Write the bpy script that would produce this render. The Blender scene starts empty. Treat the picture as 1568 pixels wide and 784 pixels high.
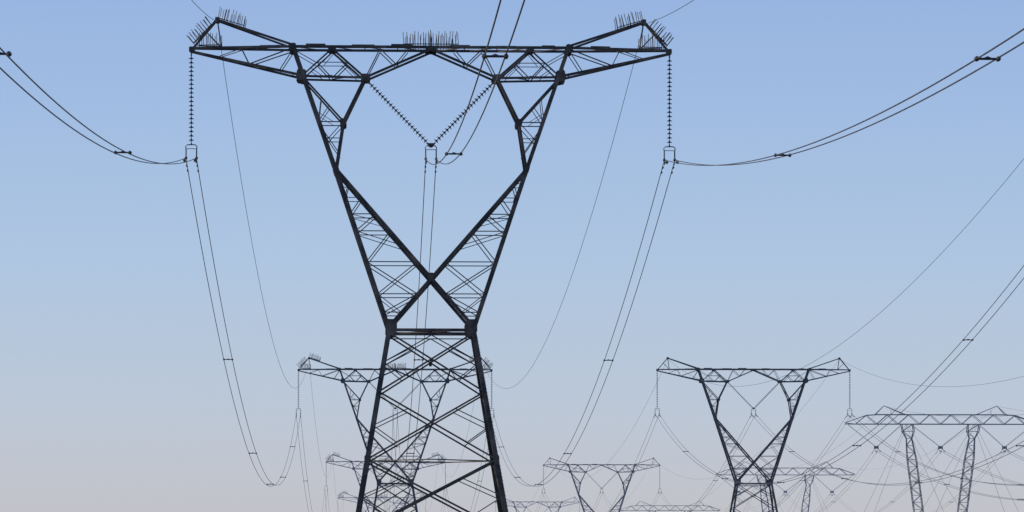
import bpy, math, random
from mathutils import Vector, Matrix
random.seed(7)
scene = bpy.context.scene

# ------------------------------------------------------------------ materials
def steel_mat(name, dark, light, rough=0.6, metal=0.25, scale=1.2):
    m = bpy.data.materials.new(name); m.use_nodes = True
    nt = m.node_tree; b = nt.nodes["Principled BSDF"]
    tc = nt.nodes.new("ShaderNodeTexCoord")
    n1 = nt.nodes.new("ShaderNodeTexNoise"); n1.inputs["Scale"].default_value = scale
    n1.inputs["Detail"].default_value = 8; n1.inputs["Roughness"].default_value = 0.7
    cr = nt.nodes.new("ShaderNodeValToRGB")
    cr.color_ramp.elements[0].position = 0.42; cr.color_ramp.elements[0].color = (*dark, 1)
    cr.color_ramp.elements[1].position = 0.68; cr.color_ramp.elements[1].color = (*light, 1)
    nt.links.new(tc.outputs["Object"], n1.inputs["Vector"])
    nt.links.new(n1.outputs["Fac"], cr.inputs["Fac"])
    nt.links.new(cr.outputs["Color"], b.inputs["Base Color"])
    b.inputs["Roughness"].default_value = rough
    b.inputs["Metallic"].default_value = metal
    return m

STEEL = {  # first entry plain steel; the rest carry distance haze painted into base colour
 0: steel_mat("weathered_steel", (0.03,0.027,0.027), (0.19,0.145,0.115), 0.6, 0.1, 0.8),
 1: steel_mat("steel_slight_haze", (0.075,0.08,0.098), (0.15,0.15,0.165), 0.7, 0.0),
 2: steel_mat("steel_grey_haze", (0.27,0.28,0.32), (0.33,0.33,0.37), 0.8, 0.0),
 3: steel_mat("steel_pale_haze", (0.42,0.43,0.48), (0.48,0.48,0.53), 0.8, 0.0),
}
INS = {  # after the first, the same insulators paled to imitate aerial haze
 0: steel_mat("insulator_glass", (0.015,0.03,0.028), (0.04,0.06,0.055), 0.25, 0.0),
 1: steel_mat("insulator_slight_haze", (0.08,0.09,0.10), (0.12,0.13,0.14), 0.5, 0.0),
 2: steel_mat("insulator_grey_haze", (0.27,0.28,0.32), (0.31,0.32,0.36), 0.6, 0.0),
 3: steel_mat("insulator_pale_haze", (0.42,0.43,0.48), (0.46,0.47,0.52), 0.6, 0.0),
}
WIRE = {  # later entries mix distance haze into the wire colour
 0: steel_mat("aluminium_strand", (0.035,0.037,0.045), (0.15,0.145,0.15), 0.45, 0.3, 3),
 1: steel_mat("aluminium_strand_grey_haze", (0.14,0.145,0.17), (0.2,0.2,0.22), 0.6, 0.1, 6),
 2: steel_mat("aluminium_strand_pale_haze", (0.36,0.37,0.41), (0.42,0.43,0.47), 0.7, 0.0, 6),
}
CONC = steel_mat("footing_concrete", (0.22,0.21,0.19), (0.36,0.34,0.31), 0.9, 0.0, 3)

# ------------------------------------------------------------------ mesh builder
class MB:
    def __init__(s): s.v=[]; s.f=[]
    def prism(s, p1, p2, prof, u, w):
        n=len(prof); o=len(s.v)
        for p in (p1,p2):
            for a,b in prof: s.v.append(tuple(p+u*a+w*b))
        for i in range(n):
            j=(i+1)%n; s.f.append((o+i,o+j,o+n+j,o+n+i))
        s.f.append(tuple(o+i for i in range(n))[::-1]); s.f.append(tuple(o+n+i for i in range(n)))
    def angle(s, p1, p2, size, ysign=1, ref=None):
        p1=Vector(p1); p2=Vector(p2); d=(p2-p1)
        if d.length<1e-4: return
        d.normalize()
        r=Vector((0,1,0)) if ref is None else Vector(ref)
        if abs(d.dot(r))>0.93: r=Vector((0,0,1))
        w=(r-d*r.dot(d)).normalized()*ysign; u=d.cross(w).normalized()
        if u.z<0 or (abs(u.z)<0.05 and u.x<0): u=-u
        t=max(0.010,size*0.11); h=size/2
        j=w*random.uniform(-0.006,0.006)
        prof=[(-h,0),(h,0),(h,t),(-h+t,t),(-h+t,size),(-h,size)]
        s.prism(p1+j,p2+j,prof,u,w)
    def tube(s, pts, r, n=6, cap=True):
        pts=[Vector(p) for p in pts]; o=len(s.v); m=len(pts)
        for k,p in enumerate(pts):
            d=(pts[min(k+1,m-1)]-pts[max(k-1,0)]).normalized()
            rf=Vector((0,0,1)) if abs(d.z)<0.9 else Vector((1,0,0))
            a=d.cross(rf).normalized(); b=a.cross(d).normalized()
            rr=r[k] if isinstance(r,(list,tuple)) else r
            for i in range(n):
                th=2*math.pi*i/n; s.v.append(tuple(p+a*rr*math.cos(th)+b*rr*math.sin(th)))
        for k in range(m-1):
            for i in range(n):
                j=(i+1)%n; s.f.append((o+k*n+i,o+k*n+j,o+(k+1)*n+j,o+(k+1)*n+i))
        if cap:
            s.f.append(tuple(o+i for i in range(n))[::-1]); s.f.append(tuple(o+(m-1)*n+i for i in range(n)))
    def plate(s, pts, y, t):
        n=len(pts); o=len(s.v)
        for yy in (y-t/2,y+t/2):
            for x,z in pts: s.v.append((x,yy,z))
        for i in range(n):
            j=(i+1)%n; s.f.append((o+i,o+j,o+n+j,o+n+i))
        s.f.append(tuple(o+i for i in range(n))); s.f.append(tuple(o+n+i for i in range(n))[::-1])
    def mesh(s, name, mat):
        me=bpy.data.meshes.new(name); me.from_pydata(s.v,[],s.f); me.update(); me.materials.append(mat); return me

def insulator(mb, a, b, n, r):
    a=Vector(a); b=Vector(b)
    mb.tube([a,b],0.028,6)
    for i in range(n):
        t=(i+0.7)/(n+0.4); p=a.lerp(b,t); d=(b-a).normalized()
        mb.tube([p-d*0.085,p-d*0.05,p-d*0.01,p+d*0.02,p+d*0.025],[0.045,0.06,r*0.8,r,0.03],10)

# ------------------------------------------------------------------ tower type 1: self-supporting cat-head tower
# Elevation drawing units: 24.33 units per metre, centre line 661, eye datum 892 (1.7 m)
S=24.33
def DX(px): return (px-661)/S
def DZ(py): return 1.7+(892-py)/S
GROUND_PY=892+1.7*S
def depth(px,py):
    ax=abs(DX(px))
    if py<=124:
        d=1.8
        if ax>8.7: d=1.8+(0.25-1.8)*min(1,(ax-8.7)/(15.0-8.7))
        return d
    if py<=508: return 1.8+(3.6-1.8)*(py-124)/(508-124)
    return 3.6+(11.3-3.6)*(py-508)/(GROUND_PY-508)
def P(px,py,side): return Vector((DX(px), side*depth(px,py)/2, DZ(py)))
def mir(px): return 1322-px

lat=MB()
def mem(x1,y1,x2,y2,size,both=True):
    size*=0.84 if size>.1 else .80
    for side in (-1,1):
        lat.angle(P(x1,y1,side),P(x2,y2,side),size,-side)
        if both: lat.angle(P(mir(x1),y1,side),P(mir(x2),y2,side),size,-side)
def tie(x,y,size=0.08):
    for xx in (x,mir(x)): lat.angle(P(xx,y,-1),P(xx,y,1),size*.8)
def cross_tie(x1,y1,x2,y2,size=0.07):
    for m in (lambda q:q, mir):
        lat.angle(P(m(x1),y1,-1),P(m(x2),y2,1),size*.8,ref=(1,0,0))

legx=lambda y: 450+(y-75)*0.342
armx=lambda y: 516+(y-262)*(212/243)
retx=lambda y: mir(armx(y))
mem(450,72,516,264,0.29); mem(516,264,597,508,0.32)
mem(295,76,450,75,0.18); mem(450,75,661,75,0.20)
mem(295,81,465,119,0.18)
mem(296,78,335,31,0.14); mem(335,33,452,73,0.16)
mem(335,33,341,75,0.07); mem(318,51,341,75,0.05)
mem(465,120,560,122,0.16); mem(560,122,661,78,0.17)
for a in [(465,119,510,78,.11),(510,78,560,122,.15),(487,99,534,99,.06),(487,99,508,121,.08),(534,99,512,121,.08),(478,108,497,121,.05),
          (512,80,497,98,.05),(524,98,548,121,.05),
          (563,118,583,78,.08),(583,78,607,101,.08),(607,101,626,78,.07),
          (372,77,384,101,.06),(384,101,450,77,.09),(430,111,450,80,.07),(335,90,372,77,.06),(452,80,485,99,.06)]:
    mem(*a)
mem(560,122,527,190,0.20); mem(527,190,516,262,0.20)
for a in [(468,124,527,189,.13),(489,190,527,190,.08),(493,154,489,190,.06),(489,190,505,166,.06),(498,215,524,215,.06),(489,192,522,240,.07),(527,190,500,220,.06),(488,175,512,190,.04)]:
    mem(*a)
mem(516,262,728,506,0.24)
lev=[284,306,331,357,404,453,481]
inner=lambda y: armx(y) if y<=426 else retx(y)
for y in lev: mem(legx(y),y,inner(y),y,0.075 if y>330 else 0.06)
for a,b in zip(lev[:-1],lev[1:]):
    mem(inner(a),a,legx(b),b,0.075)
mem(legx(404),404,retx(453),453,0.08)
mem(legx(357),357,armx(380),380,0.06)
mem(legx(453),453,retx(481),481,0.06)
mem(legx(331),331,armx(344),344,0.05)
for y in lev+[119,150,190,235,262]:
    tie(legx(y),y,0.07)
for a,b in zip([75,119,190,262,331,404,453],[119,190,262,331,404,453,508]):
    cross_tie(legx(a),a,legx(b),b,0.06)
for a,b in zip([262,331,380],[331,380,426]):
    cross_tie(armx(a),a,armx(b),b,0.06); tie(armx(b),b,0.06)
cross_tie(560,122,527,190,.06); cross_tie(527,190,516,262,.06); tie(560,122,.12); tie(527,190,.08)
xs=[300,340,384,450,510,560,610,661]
for i,(a,b) in enumerate(zip(xs[:-1],xs[1:])):
    cross_tie(a,76,b,76,.06) ; tie(b,76,.07)
    if b<=560:
        yb=lambda q: 81+(min(q,465)-295)*38/170
        lat.angle(P(a,yb(a),1),P(b,yb(b),-1),.05); lat.angle(P(mir(a),yb(a),1),P(mir(b),yb(b),-1),.05); tie(b,yb(b),.07)
mem(597,508,662,508,0.22); mem(597,516,662,516,0.08)
tie(597,508,0.18)
lat.angle(P(597,508,-1),P(725,508,1),.08); lat.angle(P(597,508,1),P(725,508,-1),.08)
blx=lambda y: 597-(y-508)*0.169
mem(597,506,blx(700),700,0.35); mem(blx(700),700,blx(GROUND_PY-6),GROUND_PY-6,0.37)
bl=[512,603,706,818,GROUND_PY-8]
for i,(a,b) in enumerate(zip(bl[:-1],bl[1:])):
    s=0.125 if i<2 else 0.14
    mem(blx(a),a,mir(blx(b)),b,s)
    m_=(a+b)/2
    q=lambda t:(blx(a)+(mir(blx(b))-blx(a))*t, a+(b-a)*t)
    x1,y1=q(0.25); x2,y2=(mir(blx(a))+(blx(b)-mir(blx(a)))*0.75, a+(b-a)*0.75)
    mem(blx(m_),m_,x1,y1,.075); mem(blx(m_),m_,x2,y2,.075)
    if i==0: mem(661,516,blx(m_),m_,.08)
    for sx in (1,-1):
        for sg in (1,-1):
            A=Vector((sx*-DX(blx(a)), sg*depth(0,a)/2, DZ(a))); B=Vector((sx*-DX(blx(b)), -sg*depth(0,b)/2, DZ(b)))
            lat.angle(A,B,s*.75,ref=(1,0,0))
for y in (706,):
    pts=[Vector((DX(blx(y)),-depth(0,y)/2,DZ(y))),Vector((-DX(blx(y)),-depth(0,y)/2,DZ(y))),Vector((-DX(blx(y)),depth(0,y)/2,DZ(y))),Vector((DX(blx(y)),depth(0,y)/2,DZ(y)))]
    mids=[(pts[i]+pts[(i+1)%4])/2 for i in range(4)]
    for i in range(4): lat.angle(mids[i],mids[(i+1)%4],.07)
def gus(px,py,w,h,both=True,rot=0.0):
    w*=.88; h*=.88
    for xx in ((px,mir(px)) if both else (px,)):
        sg=1 if xx==px else -1
        for side in (-1,1):
            c=P(xx,py,side); y=c.y+side*0.02
            w2=w/S/2; h2=h/S/2
            pts=[(-w2,-h2*.6),(-w2*.6,-h2),(w2*.7,-h2),(w2,-h2*.5),(w2,h2*.7),(w2*.5,h2),(-w2*.8,h2),(-w2,h2*.6)]
            out=[]
            for a,b in pts:
                a2=a*math.cos(rot)-b*math.sin(rot); b2=a*math.sin(rot)+b*math.cos(rot)
                out.append((c.x+sg*a2,c.z+b2))
            lat.plate(out,y,0.025)
gus(463,118,17,20,rot=-.2); gus(561,121,16,11); gus(450,76,13,14,rot=.2); gus(527,190,11,12); gus(516,262,10,16,rot=.3)
gus(600,503,20,26); gus(661,425,9,10,False); gus(510,77,14,8); gus(661,77,20,8,False); gus(296,78,10,10); gus(335,33,8,9)
gus(530,304,8,9,rot=.32); gus(blx(706),706,10,13); gus(661,556,5,5,False); gus(blx(818),818,11,14)
for x1,x2,y in [(470,500,73),(540,575,74),(600,632,73),(400,430,75),(690,720,74),(760,790,75),(830,850,74),(905,935,74)]:
    lat.angle((DX(x1),-depth(x1,75)/2-.03,DZ(y)),(DX(x2),-depth(x2,75)/2-.03,DZ(y)),.18)
for k in range(70):
    y=520+k*5.6
    if y<GROUND_PY-60:
        c=P(mir(blx(y)),y,-1); lat.tube([c,c+Vector((.2,-.02,0))],.012,5)
LAT=lat.mesh("cat_head_lattice",STEEL[0])

bg=MB()
def spikes(x1,y1,x2,y2,n,dx,dy,L):
    for side in (-1,1):
        for k in range(n):
            t=(k+random.uniform(-.2,.2)+.3*(side>0))/(n-1); px=x1+(x2-x1)*t; py=y1+(y2-y1)*t
            for xx,sg in ((px,1),(mir(px),-1)):
                c=P(xx,py,side); l=L*random.uniform(.8,1.12)
                d=Vector((sg*dx+random.uniform(-.07,.07),random.uniform(-.25,.25),dy+random.uniform(-.05,.05))).normalized()
                bg.tube([c,c+d*l],.021,4)
        a=P(x1,y1,side);b=P(x2,y2,side); bg.tube([a+Vector((0,0,.1)),b+Vector((0,0,.1))],.03,5)
        a=P(mir(x1),y1,side);b=P(mir(x2),y2,side); bg.tube([a+Vector((0,0,.1)),b+Vector((0,0,.1))],.03,5)
spikes(620,73,661,73,11,0,1,.88)
spikes(306,74,340,74,7,0,1,.85)
spikes(299,70,326,42,9,-.62,.78,.72)
spikes(336,33,376,45,9,.18,1,.82)
BG=bg.mesh("bird_guard_spikes",STEEL[0])

ins=MB(); yk=MB()
ATT_Z=DZ(243)
def yoke(x,ztop):
    z=ztop
    yk.tube([(x,0,z+.12),(x,0,z-.05)],.045,6)
    yk.tube([(x-.33,0,z-.34),(x-.36,0,z-.12),(x-.26,0,z-.02),(x,0,z),(x+.26,0,z-.02),(x+.36,0,z-.12),(x+.33,0,z-.34)],.035,6)
    yk.plate([(x-.10,z-.02),(x+.10,z-.02),(x+.34,z-.22),(x+.34,z-.28),(x-.34,z-.28),(x-.34,z-.22)],0,.04) if False else yk.tube([(x-.33,0,z-.26),(x+.33,0,z-.26)],.022,6)
    for sx in (-.33,.33):
        yk.tube([(x+sx,0,z-.26),(x+sx,0,ATT_Z)],.045,6)
        yk.tube([(x+sx,0,ATT_Z+.05),(x+sx*.9,.05,ATT_Z-.35)],.035,6)
        yk.tube([(x+sx,-.32,ATT_Z-.03),(x+sx,-.12,ATT_Z-.02),(x+sx,.12,ATT_Z-.02),(x+sx,.32,ATT_Z-.03)],[.04,.09,.09,.04],8)
XT=DX(295)
for sx in (-1,1):
    x=sx*abs(XT)
    yk.tube([(x,0,DZ(80)),(x,0,DZ(88))],.05,6)
    insulator(ins,(x,0,DZ(87)),(x,0,DZ(221)),20,.175)
    yoke(x,DZ(223))
    insulator(ins,(sx*abs(DX(568)),0,DZ(129)),(sx*.22,0,DZ(219)),21,.185)
    yk.tube([(sx*abs(DX(561)),0,DZ(123)),(sx*abs(DX(569)),0,DZ(130))],.05,6)
yoke(0,DZ(223))
yk.plate([(-.3,DZ(219)),(.3,DZ(219)),(.08,DZ(226)),(-.08,DZ(226))],.05,.05)
INSM=ins.mesh("insulator_strings",INS[0]); YK=yk.mesh("yoke_hardware",STEEL[0])
ft=MB()
for sx in (-1,1):
    for sy in (-1,1):
        c=Vector((sx*-DX(blx(GROUND_PY)),sy*depth(0,GROUND_PY)/2,0))
        ft.tube([c+Vector((0,0,-1.5)),c+Vector((0,0,.35)),c+Vector((0,0,.42))],[.55,.5,.44],20)
FT=ft.mesh("tower_footings",CONC)

# ------------------------------------------------------------------ tower type 2: guyed V portal
g=MB()
def gm(a,b,s): g.angle(a,b,s,random.choice((-1,1)))
ZB,ZT=27.2,28.7
def bw(x):
    ax=abs(x); return 1.5 if ax<11.5 else 1.5+(0.2-1.5)*(ax-11.5)/3.7
def zt(x):
    ax=abs(x); return ZT if ax<11.5 else ZT+(ZB+.2-ZT)*(ax-11.5)/3.7
xs=[-15.2+i*(30.4/18) for i in range(19)]
for side in (-1,1):
    for i in range(18):
        a,b=xs[i],xs[i+1]
        gm((a,side*bw(a)/2,ZB),(b,side*bw(b)/2,ZB),.12); gm((a,side*bw(a)/2,zt(a)),(b,side*bw(b)/2,zt(b)),.12)
        if i%2: gm((a,side*bw(a)/2,ZB),(b,side*bw(b)/2,zt(b)),.08)
        else: gm((a,side*bw(a)/2,zt(a)),(b,side*bw(b)/2,ZB),.08)
for i in range(18):
    a,b=xs[i],xs[i+1]
    for zf in (lambda x:ZB,zt):
        gm((a,-bw(a)/2,zf(a)),(b,bw(b)/2,zf(b)),.05)
        g.angle((a,-bw(a)/2,zf(a)),(a,bw(a)/2,zf(a)),.05)
for sx in (-1,1):
    pk=Vector((sx*9.0,0,30.1))
    for x in (10.4,5.6):
        for sy in (-1,1): gm((sx*x,sy*.75,ZT),pk,.1)
    gm((sx*8.0,-.7,ZT),(sx*7.9,-.3,29.5),.06)
    n=24
    def mp(k,cx,cy):
        t=k/n; w=(.75 if t<.8 else .75-.5*(t-.8)/.2)*(1 if t>.08 else .35+t*8)
        if t>.93: w=.95
        return Vector((sx*(1.75+(5.3-1.75)*t)+cx*w*.95,cy*w*.8,.2+(ZB-.2)*t))
    for k in range(n):
        for cx,cy in ((-1,-1),(1,-1),(1,1),(-1,1)): gm(mp(k,cx,cy),mp(k+1,cx,cy),.12)
        s1=1 if k%2 else -1
        for cy in (-1,1):
            gm(mp(k,-s1,cy),mp(k+1,s1,cy),.07); gm(mp(k,-1,cy),mp(k,1,cy),.05)
        for cx in (-1,1): gm(mp(k,cx,-s1),mp(k+1,cx,s1),.06)
    for sy in (-1,1):
        g.tube([(sx*5.4,sy*.7,ZB),(sx*17,sy*12,0)],.025,5)
        g.tube([(sx*5.4,sy*.7,ZB),(sx*-9,sy*17,0)],.025,5)
GL=g.mesh("guyed_portal_lattice",STEEL[1])
gi=MB(); gy=MB()
GATT=23.2; GX=(-10.2,0,10.2)
for cx,l,r in ((-10.2,-14.7,-6.2),(0,-4.6,4.6),(10.2,6.2,14.7)):
    insulator(gi,(l,0,ZB-.1),(cx-.2,0,GATT+.5),18,.14); insulator(gi,(r,0,ZB-.1),(cx+.2,0,GATT+.5),18,.14)
    gy.plate([(cx-.35,GATT+.55),(cx+.35,GATT+.55),(cx+.4,GATT+.1),(cx-.4,GATT+.1)],0,.05)
    for s_ in (-.33,.33): gy.tube([(cx+s_,-.3,GATT),(cx+s_,0,GATT+.08),(cx+s_,.3,GATT)],[.04,.1,.04],6)
GI=gi.mesh("guyed_insulators",INS[1]); GY=gy.mesh("guyed_yokes",STEEL[1])
gf=MB()
for sx in (-1,1):
    gf.tube([(sx*1.75,0,-1.5),(sx*1.75,0,.3)],[.8,.7],20)
    for sy in (-1,1):
        gf.tube([(sx*17,sy*12,-1),(sx*17,sy*12,.3)],.4,12)
        gf.tube([(sx*-9,sy*17,-1),(sx*-9,sy*17,.3)],.4,12)
GF=gf.mesh("guyed_footings",CONC)

# ------------------------------------------------------------------ terrain profile
prof=[(-4000,0),(400,0),(600,-.4),(970,-3.1),(1340,-4.6),(2000,-8),(6000,-25),(30000,-60)]
def gz(y):
    for (a,za),(b,zb) in zip(prof[:-1],prof[1:]):
        if a<=y<=b: return za+(zb-za)*(y-a)/(b-a)
    return 0
TH=0.037
def place(kind,off,Y,lv,guards=True,dz=0):
    e=bpy.data.objects.new("transmission_tower",None); bpy.context.collection.objects.link(e)
    e.location=(off-TH*Y,Y,gz(Y)+dz); e.rotation_euler=(0,0,TH); e.empty_display_size=3
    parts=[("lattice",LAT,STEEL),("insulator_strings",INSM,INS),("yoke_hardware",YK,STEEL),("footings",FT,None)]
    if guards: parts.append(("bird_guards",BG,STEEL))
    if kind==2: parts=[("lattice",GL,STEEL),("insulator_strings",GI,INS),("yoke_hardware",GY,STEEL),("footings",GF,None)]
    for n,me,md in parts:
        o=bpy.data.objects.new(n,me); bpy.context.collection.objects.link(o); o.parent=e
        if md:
            o.material_slots[0].link='OBJECT'; o.material_slots[0].material=md[lv]  # lv picks the painted haze step for the tower's distance
    return e

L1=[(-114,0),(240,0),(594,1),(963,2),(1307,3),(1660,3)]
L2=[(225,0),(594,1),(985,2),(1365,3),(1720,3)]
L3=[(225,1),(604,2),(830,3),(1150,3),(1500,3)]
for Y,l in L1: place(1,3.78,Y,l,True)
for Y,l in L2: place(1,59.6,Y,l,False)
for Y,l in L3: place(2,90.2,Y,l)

# ------------------------------------------------------------------ conductors
def wpt(off,lat_x,Y,z):
    return Vector((off+lat_x-TH*Y, Y+TH*lat_x, z))
def line(name,off,towers,lats,attz,ew,ewz,sags,esags,spc,half=.33):
    e=bpy.data.objects.new(name,None); bpy.context.collection.objects.link(e)
    for si,((Y0,l0),(Y1,l1)) in enumerate(zip(towers[:-1],towers[1:])):
        mb=MB(); hw=MB()
        def zc(Y,z,sag):
            t=(Y-Y0)/(Y1-Y0); base=(gz(Y0)+z)*(1-t)+(gz(Y1)+z)*t
            return base-sag*4*t*(1-t)
        N=90
        for lx in lats:
            for h in (-half,half):
                ds=random.uniform(-.12,.12)
                mb.tube([wpt(off,lx+h,Y0+(Y1-Y0)*k/N,zc(Y0+(Y1-Y0)*k/N,attz,sags[si]+ds)) for k in range(N+1)],.026,6)
                for Yd,sg in ((Y0,1),(Y1,-1)):
                    for dd in (1.3,2.4):
                        Yc=Yd+sg*dd; z=zc(Yc,attz,sags[si])
                        a=wpt(off,lx+h,Yc-.25,z-.13); b=wpt(off,lx+h,Yc+.25,z-.13); c=(a+b)/2
                        hw.tube([a,b],.018,5); hw.tube([c+Vector((0,0,.15)),c],.03,5)
                        hw.tube([a,a.lerp(b,.3)],.055,8); hw.tube([a.lerp(b,.7),b],.055,8)
            for Ys in spc[si]:
                z=zc(Ys,attz,sags[si]); a=wpt(off,lx-half,Ys,z); b=wpt(off,lx+half,Ys,z)
                hw.tube([a,b],.04,6)
                for c in (a,b): hw.tube([c-Vector((0,.16,0)),c-Vector((0,.08,0)),c+Vector((0,.08,0)),c+Vector((0,.16,0))],[.04,.08,.08,.04],8)
                m=(a+b)/2; hw.tube([a.lerp(b,.35),m+Vector((0,0,.03)),a.lerp(b,.65)],[.045,.06,.045],6)
        for lx in ew:
            mb.tube([wpt(off,lx,Y0+(Y1-Y0)*k/N,zc(Y0+(Y1-Y0)*k/N,ewz,esags[si])) for k in range(N+1)],.019,5)
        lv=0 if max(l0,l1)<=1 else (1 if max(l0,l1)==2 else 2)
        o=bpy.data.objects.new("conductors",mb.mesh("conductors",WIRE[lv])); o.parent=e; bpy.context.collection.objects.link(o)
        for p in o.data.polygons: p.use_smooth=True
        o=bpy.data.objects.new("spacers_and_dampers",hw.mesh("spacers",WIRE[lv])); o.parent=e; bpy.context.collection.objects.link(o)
XE=abs(DX(335))
line("overhead_power_line",3.78,L1,(XT,0,-XT),ATT_Z-.02,(-XE,XE),DZ(36),[11.7,15.5,14,12,12],[11,12,11,10,10],
     [[-60,-4,56,116,174],[302,365,428,490,550],[660,730,800,870],[1040,1120,1210],[1400]])
line("overhead_power_line",59.6,L2,(XT,0,-XT),ATT_Z-.02,(-XE,XE),DZ(36),[15.6,14.5,12,12],[12,11,10,10],
     [[285,350,415,480,540],[660,730,800,880],[1100,1200],[1450]])
line("overhead_power_line",90.2,L3,GX,GATT,(-9,9),30.1,[12,9,10,10],[8,5,6,6],
     [[290,350,410,470,530],[660,720,780],[900,1000,1080],[1250]])

# ------------------------------------------------------------------ ground
gm_=bpy.data.materials.new("dry_grassland"); gm_.use_nodes=True
nt=gm_.node_tree; b=nt.nodes["Principled BSDF"]; b.inputs["Roughness"].default_value=.95
tc=nt.nodes.new("ShaderNodeTexCoord")
na=nt.nodes.new("ShaderNodeTexNoise"); na.inputs["Scale"].default_value=.05; na.inputs["Detail"].default_value=10
nb=nt.nodes.new("ShaderNodeTexNoise"); nb.inputs["Scale"].default_value=3; nb.inputs["Detail"].default_value=8
r1=nt.nodes.new("ShaderNodeValToRGB"); r1.color_ramp.elements[0].position=.35; r1.color_ramp.elements[1].position=.65
r1.color_ramp.elements[0].color=(.09,.085,.035,1); r1.color_ramp.elements[1].color=(.21,.16,.08,1)
r2=nt.nodes.new("ShaderNodeValToRGB"); r2.color_ramp.elements[0].position=.3; r2.color_ramp.elements[1].position=.7
r2.color_ramp.elements[0].color=(.5,.5,.45,1); r2.color_ramp.elements[1].color=(1.1,1.05,1,1)
mx=nt.nodes.new("ShaderNodeMixRGB"); mx.blend_type='MULTIPLY'; mx.inputs[0].default_value=1
bp=nt.nodes.new("ShaderNodeBump"); bp.inputs["Strength"].default_value=.6; bp.inputs["Distance"].default_value=.2
for n in (na,nb): nt.links.new(tc.outputs["Object"],n.inputs["Vector"])
nt.links.new(na.outputs["Fac"],r1.inputs["Fac"]); nt.links.new(nb.outputs["Fac"],r2.inputs["Fac"])
nt.links.new(r1.outputs[0],mx.inputs[1]); nt.links.new(r2.outputs[0],mx.inputs[2]); nt.links.new(mx.outputs[0],b.inputs["Base Color"])
nt.links.new(nb.outputs["Fac"],bp.inputs["Height"]); nt.links.new(bp.outputs["Normal"],b.inputs["Normal"])
vs=[];fs=[]
for y,z in prof:
    vs+= [(-20000,y,z),(20000,y,z)]
for i in range(len(prof)-1): fs.append((2*i,2*i+1,2*i+3,2*i+2))
me=bpy.data.meshes.new("ground"); me.from_pydata(vs,[],fs); me.materials.append(gm_)
bpy.context.collection.objects.link(bpy.data.objects.new("ground",me))

# ------------------------------------------------------------------ world: Nishita sky blended with a low haze layer (world elevation)
SUN_EL=math.radians(22); SUN_AZ=math.radians(274)
w=bpy.data.worlds.new("World"); scene.world=w; w.use_nodes=True
nt=w.node_tree; bgd=nt.nodes["Background"]
sky=nt.nodes.new("ShaderNodeTexSky"); sky.sky_type='NISHITA'; sky.sun_disc=False
sky.sun_elevation=SUN_EL; sky.sun_rotation=SUN_AZ; sky.air_density=1.0; sky.dust_density=0.5; sky.ozone_density=3.0
tc=nt.nodes.new("ShaderNodeTexCoord"); sp=nt.nodes.new("ShaderNodeSeparateXYZ")
nt.links.new(tc.outputs["Generated"],sp.inputs[0])
rp=nt.nodes.new("ShaderNodeValToRGB"); nt.links.new(sp.outputs["Z"],rp.inputs["Fac"])
els=[(0.0,(.57,.555,.61)),(0.0185,(.565,.568,.635)),(0.045,(.525,.595,.725)),(0.084,(.445,.585,.80)),(0.118,(.385,.535,.81)),(0.155,(.32,.475,.80)),(0.4,(.17,.29,.6)),(1.0,(.08,.17,.42))]
cr=rp.color_ramp
cr.elements[0].position=els[0][0]; cr.elements[0].color=(*els[0][1],1)
cr.elements[1].position=els[-1][0]; cr.elements[1].color=(*els[-1][1],1)
for p,c in els[1:-1]:
    e_=cr.elements.new(p); e_.color=(*c,1)
sc=nt.nodes.new("ShaderNodeVectorMath"); sc.operation='SCALE'; sc.inputs["Scale"].default_value=10
nt.links.new(rp.outputs[0],sc.inputs[0])
mxw=nt.nodes.new("ShaderNodeMixRGB"); mxw.inputs[0].default_value=.85
nt.links.new(sky.outputs[0],mxw.inputs[1]); nt.links.new(sc.outputs[0],mxw.inputs[2])
nt.links.new(mxw.outputs[0],bgd.inputs["Color"]); bgd.inputs["Strength"].default_value=.1
sl=bpy.data.lights.new("sun","SUN"); sl.energy=3; sl.angle=math.radians(.5); sl.color=(1,.84,.66)
so=bpy.data.objects.new("sun",sl); bpy.context.collection.objects.link(so)
dirv=Vector((math.sin(SUN_AZ)*math.cos(SUN_EL),math.cos(SUN_AZ)*math.cos(SUN_EL),math.sin(SUN_EL)))
so.rotation_euler=(-dirv).to_track_quat('-Z','Y').to_euler(); so.location=(-60,100,80)

# ------------------------------------------------------------------ camera
cam=bpy.data.cameras.new("camera"); co=bpy.data.objects.new("camera",cam); bpy.context.collection.objects.link(co)
co.location=(0,0,1.7); co.rotation_euler=(math.pi/2,0,0)
cam.sensor_width=36; cam.lens=36*5840/1568; cam.shift_y=500/1568; cam.clip_start=.1; cam.clip_end=60000
scene.camera=co
scene.view_settings.view_transform='Standard'; scene.view_settings.look='None'; scene.view_settings.exposure=0
